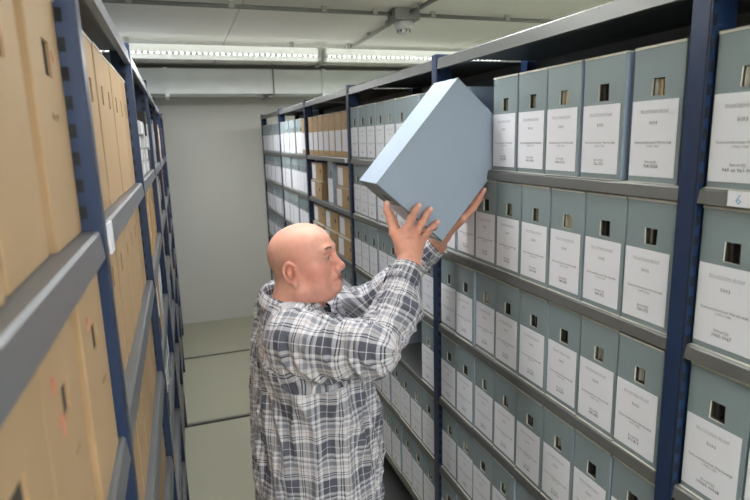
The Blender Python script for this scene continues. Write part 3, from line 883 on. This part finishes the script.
# skin tint
def blob(c, r, p=V): return np.exp(-(((p - c) / r) ** 2).sum(1))
base_c = A3(*srgb(226, 166, 149)[:3]); red = A3(*srgb(206, 122, 104)[:3]); lipc = A3(*srgb(176, 106, 96)[:3]); stub = A3(*srgb(200, 160, 142)[:3]); pale = A3(*srgb(240, 196, 172)[:3])
C = np.tile(base_c, (len(V), 1))
L_ = (V - HEADC) @ HQ / HS                                           # head coordinates
def mixc(C, c, w): w = np.clip(w, 0, 1)[:, None]; return C * (1 - w) + c * w
HL = L_
ishead = np.clip(1 - np.linalg.norm((L_ - A3(0, 0, 0)) / .16, axis=1) ** 6, 0, 1)
C = mixc(C, pale, ishead * np.clip((L_[:, 2] - .05) / .06, 0, 1) * .2)
C = mixc(C, stub, ishead * np.clip((.02 - L_[:, 0]) / .05, 0, 1) * np.clip((.10 - L_[:, 2]) / .06, 0, 1) * np.clip((L_[:, 2] + .09) / .05, 0, 1) * .7)
for s_ in (-1, 1):
    C = mixc(C, red, blob(A3(.055, s_ * .055, -.018), .028, L_) * .55)
    C = mixc(C, A3(*srgb(120, 70, 60)[:3]), blob(A3(.089, s_ * .031, .0235), A3(.008, .013, .0018), L_) * .9)
    C = mixc(C, A3(*srgb(176, 112, 100)[:3]), blob(A3(.083, s_ * .036, .019), A3(.014, .017, .010), L_) * .45)
    C = mixc(C, red, blob(A3(-.012, s_ * .085, -.004), A3(.024, .02, .036), L_) * .7)
C = mixc(C, red, blob(A3(.115, 0, -.017), .016, L_) * .6)
C = mixc(C, red, ishead * np.clip((-.10 - L_[:, 2]) / .03, 0, 1) * .4)
C = mixc(C, lipc, np.clip(blob(A3(.102, 0, -.047), A3(.014, .022, .0085), L_) * 1.5, 0, 1) * .8)
for s_ in (-1, 1): C = mixc(C, lipc, blob(A3(.09, s_ * .031, .019), A3(.012, .016, .006), L_) * .5)
hand = ((np.linalg.norm(V - A3(.62, 1.47, 1.80), axis=1) < .11) | (V[:, 0] > .76)) & (ishead < .01)
C[hand] = A3(*srgb(216, 158, 138)[:3])
for tip in [A3(.5575, 1.506, 1.864), A3(.633, 1.459, 1.858), A3(.669, 1.459, 1.845), A3(.691, 1.459, 1.807), LT[0], LT[1], LT[2]]:
    C = mixc(C, A3(*srgb(240, 178, 165)[:3]), blob(tip, .012) * .7)
for q in K[:4]: C = mixc(C, red, blob(q + A3(0, -.01, 0), .010) * .35)
mlink('body', to_mesh('body', V, F, SKIN, colr=C))
# nails
for p, d_, n_, r_ in nails:
    d_ = d_ / np.linalg.norm(d_); n_ = n_ - (n_ @ d_) * d_; n_ /= np.linalg.norm(n_); t_ = np.cross(d_, n_)
    k = MB(); nn = 5; vs_ = []
    for i in range(nn):
        for j in range(nn):
            u = (i / (nn - 1) - .5) * 2; w_ = (j / (nn - 1) - .5) * 2
            lat = u * math.sqrt(max(0, 1 - .35 * max(w_, 0) ** 2)) * .62
            vs_.append(p + d_ * (w_ * .0055 + .0015) + (n_ * math.cos(lat * 1.1) + t_ * math.sin(lat * 1.1)) * (r_ + .0003))
    k.v = [tuple(q) for q in vs_]; mi = k.mi(MT['nail']) if 'nail' in MT else k.mi(MT.setdefault('nail', mat('finger_nail', srgb(240, 196, 186), .25)))
    for i in range(nn - 1):
        for j in range(nn - 1):
            a = i * nn + j; k.f.append((a, a + 1, a + nn + 1, a + nn)); k.m.append(mi)
    mlink('fingernail', k.mesh('fingernail', smooth=True))
# eyes, brows
for s_ in (-1, 1):
    c_ = hp(.0778, s_ * .0315, .0195); k = MB(); rr = .0128
    T = Matrix(np.vstack([np.c_[HQ, c_], [0, 0, 0, 1]]).tolist())
    prof = [(0, rr)]
    bmx = bmesh.new(); bmesh.ops.create_uvsphere(bmx, u_segments=24, v_segments=16, radius=rr)
    me = bpy.data.meshes.new('eyeball'); me.materials.append(MT['eye']); me.materials.append(MT['iris'])
    for f_ in bmx.faces:
        f_.smooth = True
        cc = f_.calc_center_median().normalized()
        f_.material_index = 1 if cc.dot(Vector((.985, s_ * -.02 + .12, -.05)).normalized()) > .93 else 0
    bmx.transform(T); bmx.to_mesh(me); bmx.free(); mlink('eyeball', me)
    k = MB(); rnd = random.Random(3)
    for i in range(110):
        t = rnd.random(); y = s_ * (.013 + .038 * t); z = .0440 + .0050 * math.sin(t * 2.6) + rnd.uniform(-.0032, .0032)
        near = (np.abs(HL[:, 1] - y) < .003) & (np.abs(HL[:, 2] - z) < .003) & (HL[:, 0] > .03)
        if not near.any(): continue
        a = A3(HL[near, 0].max() - .0002, y, z)
        k.tube(hp(*a), hp(*(a + A3(.0008, s_ * .006, .0022 + rnd.uniform(-.001, .002)))), .0005, MT['brow'], .0002, seg=4, caps=False)
    mlink('eyebrow', k.mesh('eyebrow'))

# ---- shirt
S = Field((.04, 1.12, .74), (.92, 2.02, 1.72), .0045)
TA = R(6)
tab = [(.80, .340, 1.605, .190, .205), (.95, .340, 1.605, .196, .212), (1.07, .343, 1.605, .200, .215), (1.22, .340, 1.605, .193, .214), (1.36, .326, 1.602, .168, .220), (1.45, .313, 1.60, .146, .212), (1.51, .302, 1.60, .124, .172), (1.55, .292, 1.60, .102, .125), (1.585, .288, 1.603, .088, .095)]
S.column(tab, TA, 0)
S.cap((.265, 1.55, 1.535), SR, .055, .074, .05); S.cap((.265, 1.66, 1.535), SL, .055, .074, .05)
RM = (ER + WR) / 2 + A3(.018, 0, -.022)
WRc = ER + (WR - ER) * .86; WLc = EL + (WL - EL) * .90
S.cap(SR, ER, .078, .066, .05); S.cap(ER, RM, .067, .060, .03); S.cap(RM, WRc, .060, .044, .03)
S.ell(A3(.345, 1.37, 1.490), (.10, .075, .070), None, .04); S.cap((.25, 1.47, 1.44), (.29, 1.44, 1.36), .07, .06, .05); S.cap((.27, 1.74, 1.44), (.29, 1.76, 1.36), .07, .06, .05)
S.cap(SL, EL, .078, .062, .05); S.cap(EL, WLc, .062, .044, .03)
# neck opening, and hollow cuffs
S.cap(hp(-.03, 0, -.09), (.290, 1.605, 1.56), .070, .076, .012, 'sub')
S.cap((.37, 1.585, 1.62), (.40, 1.575, 1.52), .048, .030, .02, 'sub')
V, F = S.surf(); del S
V = smooth_verts(V, F, 2, .5)
def seg(p, a, b):
    d = b - a; t = np.clip(((p - a) @ d) / (d @ d), 0, 1); q = a + t[:, None] * d
    return np.linalg.norm(p - q, axis=1), t, np.linalg.norm(d)
def frame(a, b):
    d = (b - a) / np.linalg.norm(b - a); u = np.cross(d, A3(0, 0, 1)); u /= np.linalg.norm(u); return d, u, np.cross(u, d)
arms = [(SR, ER), (ER, WR), (SL, EL), (EL, WL)]
rad = [.074, .060, .072, .056]
def classify(p):
    ds = [np.abs((p[:, 0] - .33) / .19) * 0 + (np.sqrt(((p[:, 0] - np.interp(p[:, 2], [r_[0] for r_ in tab], [r_[1] for r_ in tab])) / np.interp(p[:, 2], [r_[0] for r_ in tab], [r_[3] for r_ in tab])) ** 2 + ((p[:, 1] - 1.603) / np.interp(p[:, 2], [r_[0] for r_ in tab], [r_[4] for r_ in tab])) ** 2) - 1) * .15]
    for (a, b), r_ in zip(arms, rad):
        d, t, L = seg(p, a, b); ds.append(d - r_)
    # the sleeve starts only past the shoulder seam
    ds[1] = np.where(p[:, 1] > SR[1] + .005, 9, ds[1]); ds[3] = np.where(p[:, 1] < SL[1] - .005, 9, ds[3])
    ds[0] = np.where((p[:, 1] < SR[1] - .03) & (p[:, 2] > 1.38), 9, ds[0]) 
    return np.argmin(np.stack(ds, 1), 1)
N = vnormals(V, F)
cls = classify(V)
disp = np.zeros(len(V))
for i in range(len(V)):
    x, y, z = V[i]; c_ = cls[i]
    if c_ == 0:
        a = math.atan2(y - 1.6, x - .33)
        w1 = noise.noise((a * 3.2 + z * 3.0, z * 3.5, 1.3)); w2 = noise.noise((a * 7 - z * 6, z * 7, 4.3))
        disp[i] = (.5 - abs(w1) * 2) * .018 + (.5 - abs(w2) * 2) * .008
    else:
        A_, B_ = arms[c_ - 1]; d_, u_, w_ = frame(A_, B_); r_ = V[i] - A_; t = r_ @ d_; an = math.atan2(r_ @ w_, r_ @ u_)
        ff = noise.noise((t * 26 + 1.2 * math.sin(an + 1), math.sin(an) * .9, math.cos(an) * .9 + c_ * 3)); f2 = noise.noise((x * 14, y * 14, z * 14 + 7))
        disp[i] = (.5 - abs(ff) * 2) * .0105 + f2 * .006
fade = np.clip((np.linalg.norm(V - WR, axis=1) - .05) / .08, 0, 1) * np.clip((np.linalg.norm(V - WL, axis=1) - .05) / .08, 0, 1) * np.clip((np.linalg.norm(V - A3(.28, 1.6, 1.585), axis=1) - .09) / .06, 0, 1)
V = V + N * (disp * fade)[:, None]
fc = V[F].mean(1); fcls = classify(fc)
UV = np.zeros((len(F), 4, 2))
for c_ in range(5):
    m_ = fcls == c_
    if not m_.any(): continue
    P = V[F[m_]]                                                   # n,4,3
    if c_ == 0:
        an = np.arctan2(P[..., 1] - 1.6, P[..., 0] - .33); ac = np.arctan2(fc[m_][:, 1] - 1.6, fc[m_][:, 0] - .33)[:, None]
        an = ac + (an - ac + math.pi) % (2 * math.pi) - math.pi
        UV[m_, :, 0] = an * .205 + .01; UV[m_, :, 1] = P[..., 2]
    else:
        A_, B_ = arms[c_ - 1]; d_, u_, w_ = frame(A_, B_); Q = P - A_; qc = fc[m_] - A_
        an = np.arctan2(Q @ w_, Q @ u_); ac = np.arctan2(qc @ w_, qc @ u_)[:, None]
        an = ac + (an - ac + math.pi) % (2 * math.pi) - math.pi
        UV[m_, :, 0] = an * .068; UV[m_, :, 1] = Q @ d_ + (np.linalg.norm(arms[c_ - 2][1] - arms[c_ - 2][0]) if c_ in (2, 4) else 0) + .02
mlink('shirt', to_mesh('shirt', V, F, PLAID, uv=UV.reshape(-1, 2)))

# collar, cuffs, undershirt
def ribbon(name, rings, m, uvs=1.0, closed=True, thick=.0025):
    """rings: list of point loops (each n points) -> double walled cloth band"""
    n = len(rings[0]); Rr = len(rings); P = np.array(rings, float)
    c_ = P.mean((0, 1)); out = []
    def nrm(P):
        du = np.roll(P, -1, 1) - np.roll(P, 1, 1); dv = np.gradient(P, axis=0); q = np.cross(du, dv); return q / (np.linalg.norm(q, axis=2)[..., None] + 1e-9)
    nn = nrm(P)
    Pa = (P + nn * thick / 2).reshape(-1, 3); Pb = (P - nn * thick / 2).reshape(-1, 3); M_ = Rr * n
    V_ = np.concatenate([Pa, Pb]); F_ = []; U_ = []
    seglen = np.linalg.norm(np.diff(np.concatenate([P[0], P[0][:1]]), axis=0), axis=1); cu = np.concatenate([[0], np.cumsum(seglen)])
    hv = np.concatenate([[0], np.cumsum(np.linalg.norm(np.diff(P[:, 0], axis=0), axis=1))])
    lim = n if closed else n - 1
    for r_ in range(Rr - 1):
        for i in range(lim):
            j = (i + 1) % n
            a, b, c2, d2 = r_ * n + i, r_ * n + j, (r_ + 1) * n + j, (r_ + 1) * n + i
            uu = [(cu[i], hv[r_]), (cu[i + 1], hv[r_]), (cu[i + 1], hv[r_ + 1]), (cu[i], hv[r_ + 1])]
            F_.append((a, b, c2, d2)); U_ += uu
            F_.append((M_ + d2, M_ + c2, M_ + b, M_ + a)); U_ += uu[::-1]
    for r_, fl in ((0, 0), (Rr - 1, 1)):
        for i in range(lim):
            j = (i + 1) % n; a, b = r_ * n + i, r_ * n + j
            F_.append((a, M_ + a, M_ + b, b)[::(-1 if fl else 1)]); U_ += [(cu[i], hv[r_])] * 4
    if not closed:
        for i in (0, n - 1):
            for r_ in range(Rr - 1):
                a, b = r_ * n + i, (r_ + 1) * n + i; F_.append((a, b, M_ + b, M_ + a)); U_ += [(cu[i], hv[r_])] * 4
    return mlink(name, to_mesh(name, V_, np.array(F_), m, uv=np.array(U_) * uvs))
def ring(c, d, r1, r2=None, n=40, up=A3(0, 0, 1), a0=0, a1=2 * math.pi, wob=0):
    d = d / np.linalg.norm(d); u = np.cross(up, d); u /= np.linalg.norm(u); w = np.cross(d, u); r2 = r2 or r1
    return [c + u * r1 * (1 + wob * math.sin(3 * t)) * math.cos(t) + w * r2 * (1 + wob * math.cos(2 * t)) * math.sin(t) for t in [a0 + (a1 - a0) * i / n for i in range(n)]]
for E_, W_, r_, nm in ((ER, WR, .040, 'R'), (EL, WL, .038, 'L')):
    d_ = (W_ - E_) / np.linalg.norm(W_ - E_); c0 = E_ + (W_ - E_) * (.76 if nm == 'R' else .80)
    ribbon('cuff', [ring(c0 + d_ * t, d_, r_ * s2, r_ * s2 * .93, wob=.03) for t, s2 in ((0, 1.18), (.012, 1.20), (.03, 1.15), (.05, 1.10), (.062, 1.09))], PLAID)
    k = MB(); q = c0 + d_ * .05 + A3(.025, -.036, 0) if nm == 'R' else c0 + d_ * .05 + A3(.03, -.03, -.01)
    k.tube(q, q + A3(.002, -.003, 0), .0055, MT['button'], seg=14); mlink('button', k.mesh('button'))
# collar: open at the front (toward the rack)
nc = hp(-.03, 0, -.11)
cr_ = []
for t, rr_, dz in ((0, .076, -.008), (.5, .077, .010), (1, .079, .022), (1.4, .083, .016), (1.9, .091, -.006), (2.3, .096, -.020)):
    pts = []
    for i in range(41):
        a = R(46) + (2 * math.pi - R(92)) * i / 40
        front = max(0, math.cos(a)) ; lead = abs(i - 20) / 20
        ca_, sa_ = math.cos(a + yaw), math.sin(a + yaw)
        ex = 1.12 + .12 * front
        cx_, cy_ = .292 + (.016 * front), 1.604
        z_ = 1.578 + dz - .082 * (front ** 1.2) + .022 * max(0, -math.cos(a)) - (0.018 * lead ** 4 if t > 1.2 else 0)
        pts.append(A3(cx_ + rr_ * ex * ca_, cy_ + rr_ * sa_ * 1.03, z_))
    cr_.append(pts)
ribbon('collar', cr_, PLAID, closed=False)
k = MB(); k.lathe([(.050, -.04), (.056, -.02), (.055, .0), (.050, .004)], (.345, 1.60, 1.555), MT['tee']); mlink('undershirt', k.mesh('undershirt', smooth=True))
# trousers and shoes
T_ = Field((.08, 1.34, .02), (.62, 1.86, 1.02), .006)
T_.column([(.82, .335, 1.604, .165, .175), (.90, .335, 1.604, .170, .180), (1.0, .335, 1.604, .165, .175)], 0, .03)
for s_ in (-1, 1):
    hip = A3(.33, 1.604 + s_ * .085, .84); kn = A3(.345, 1.604 + s_ * .10, .48); an_ = A3(.325, 1.604 + s_ * .105, .085)
    T_.cap(hip, kn, .092, .068, .04); T_.cap(kn, an_, .068, .056, .03)
V, F = T_.surf(); V = smooth_verts(V, F, 2)
Nn = vnormals(V, F)
dz_ = np.array([noise.noise((v[0] * 9, v[1] * 9, v[2] * 5)) for v in V]) * .006; V = V + Nn * dz_[:, None]
mlink('trousers', to_mesh('trousers', V, F, MT['trousers']))
for s_ in (-1, 1):
    q = Field((.20, 1.604 + s_ * .105 - .08, -.01), (.56, 1.604 + s_ * .105 + .08, .14), .005); y_ = 1.604 + s_ * .105
    q.ell((.33, y_, .045), (.085, .044, .044), None, 0); q.cap((.36, y_, .045), (.45, y_ + s_ * .012, .034), .044, .034, .03); q.cap((.31, y_, .05), (.32, y_, .10), .046, .05, .02)
    q.D = np.maximum(q.D, (-(q.lo[2] + q.h * np.arange(q.n[2])) + .002)[None, None, :].astype(np.float32))
    V, F = q.surf(); V = smooth_verts(V, F, 1); V[:, 2] = np.maximum(V[:, 2], .001)
    mlink('shoe', to_mesh('shoe', V, F, MT['shoe']))
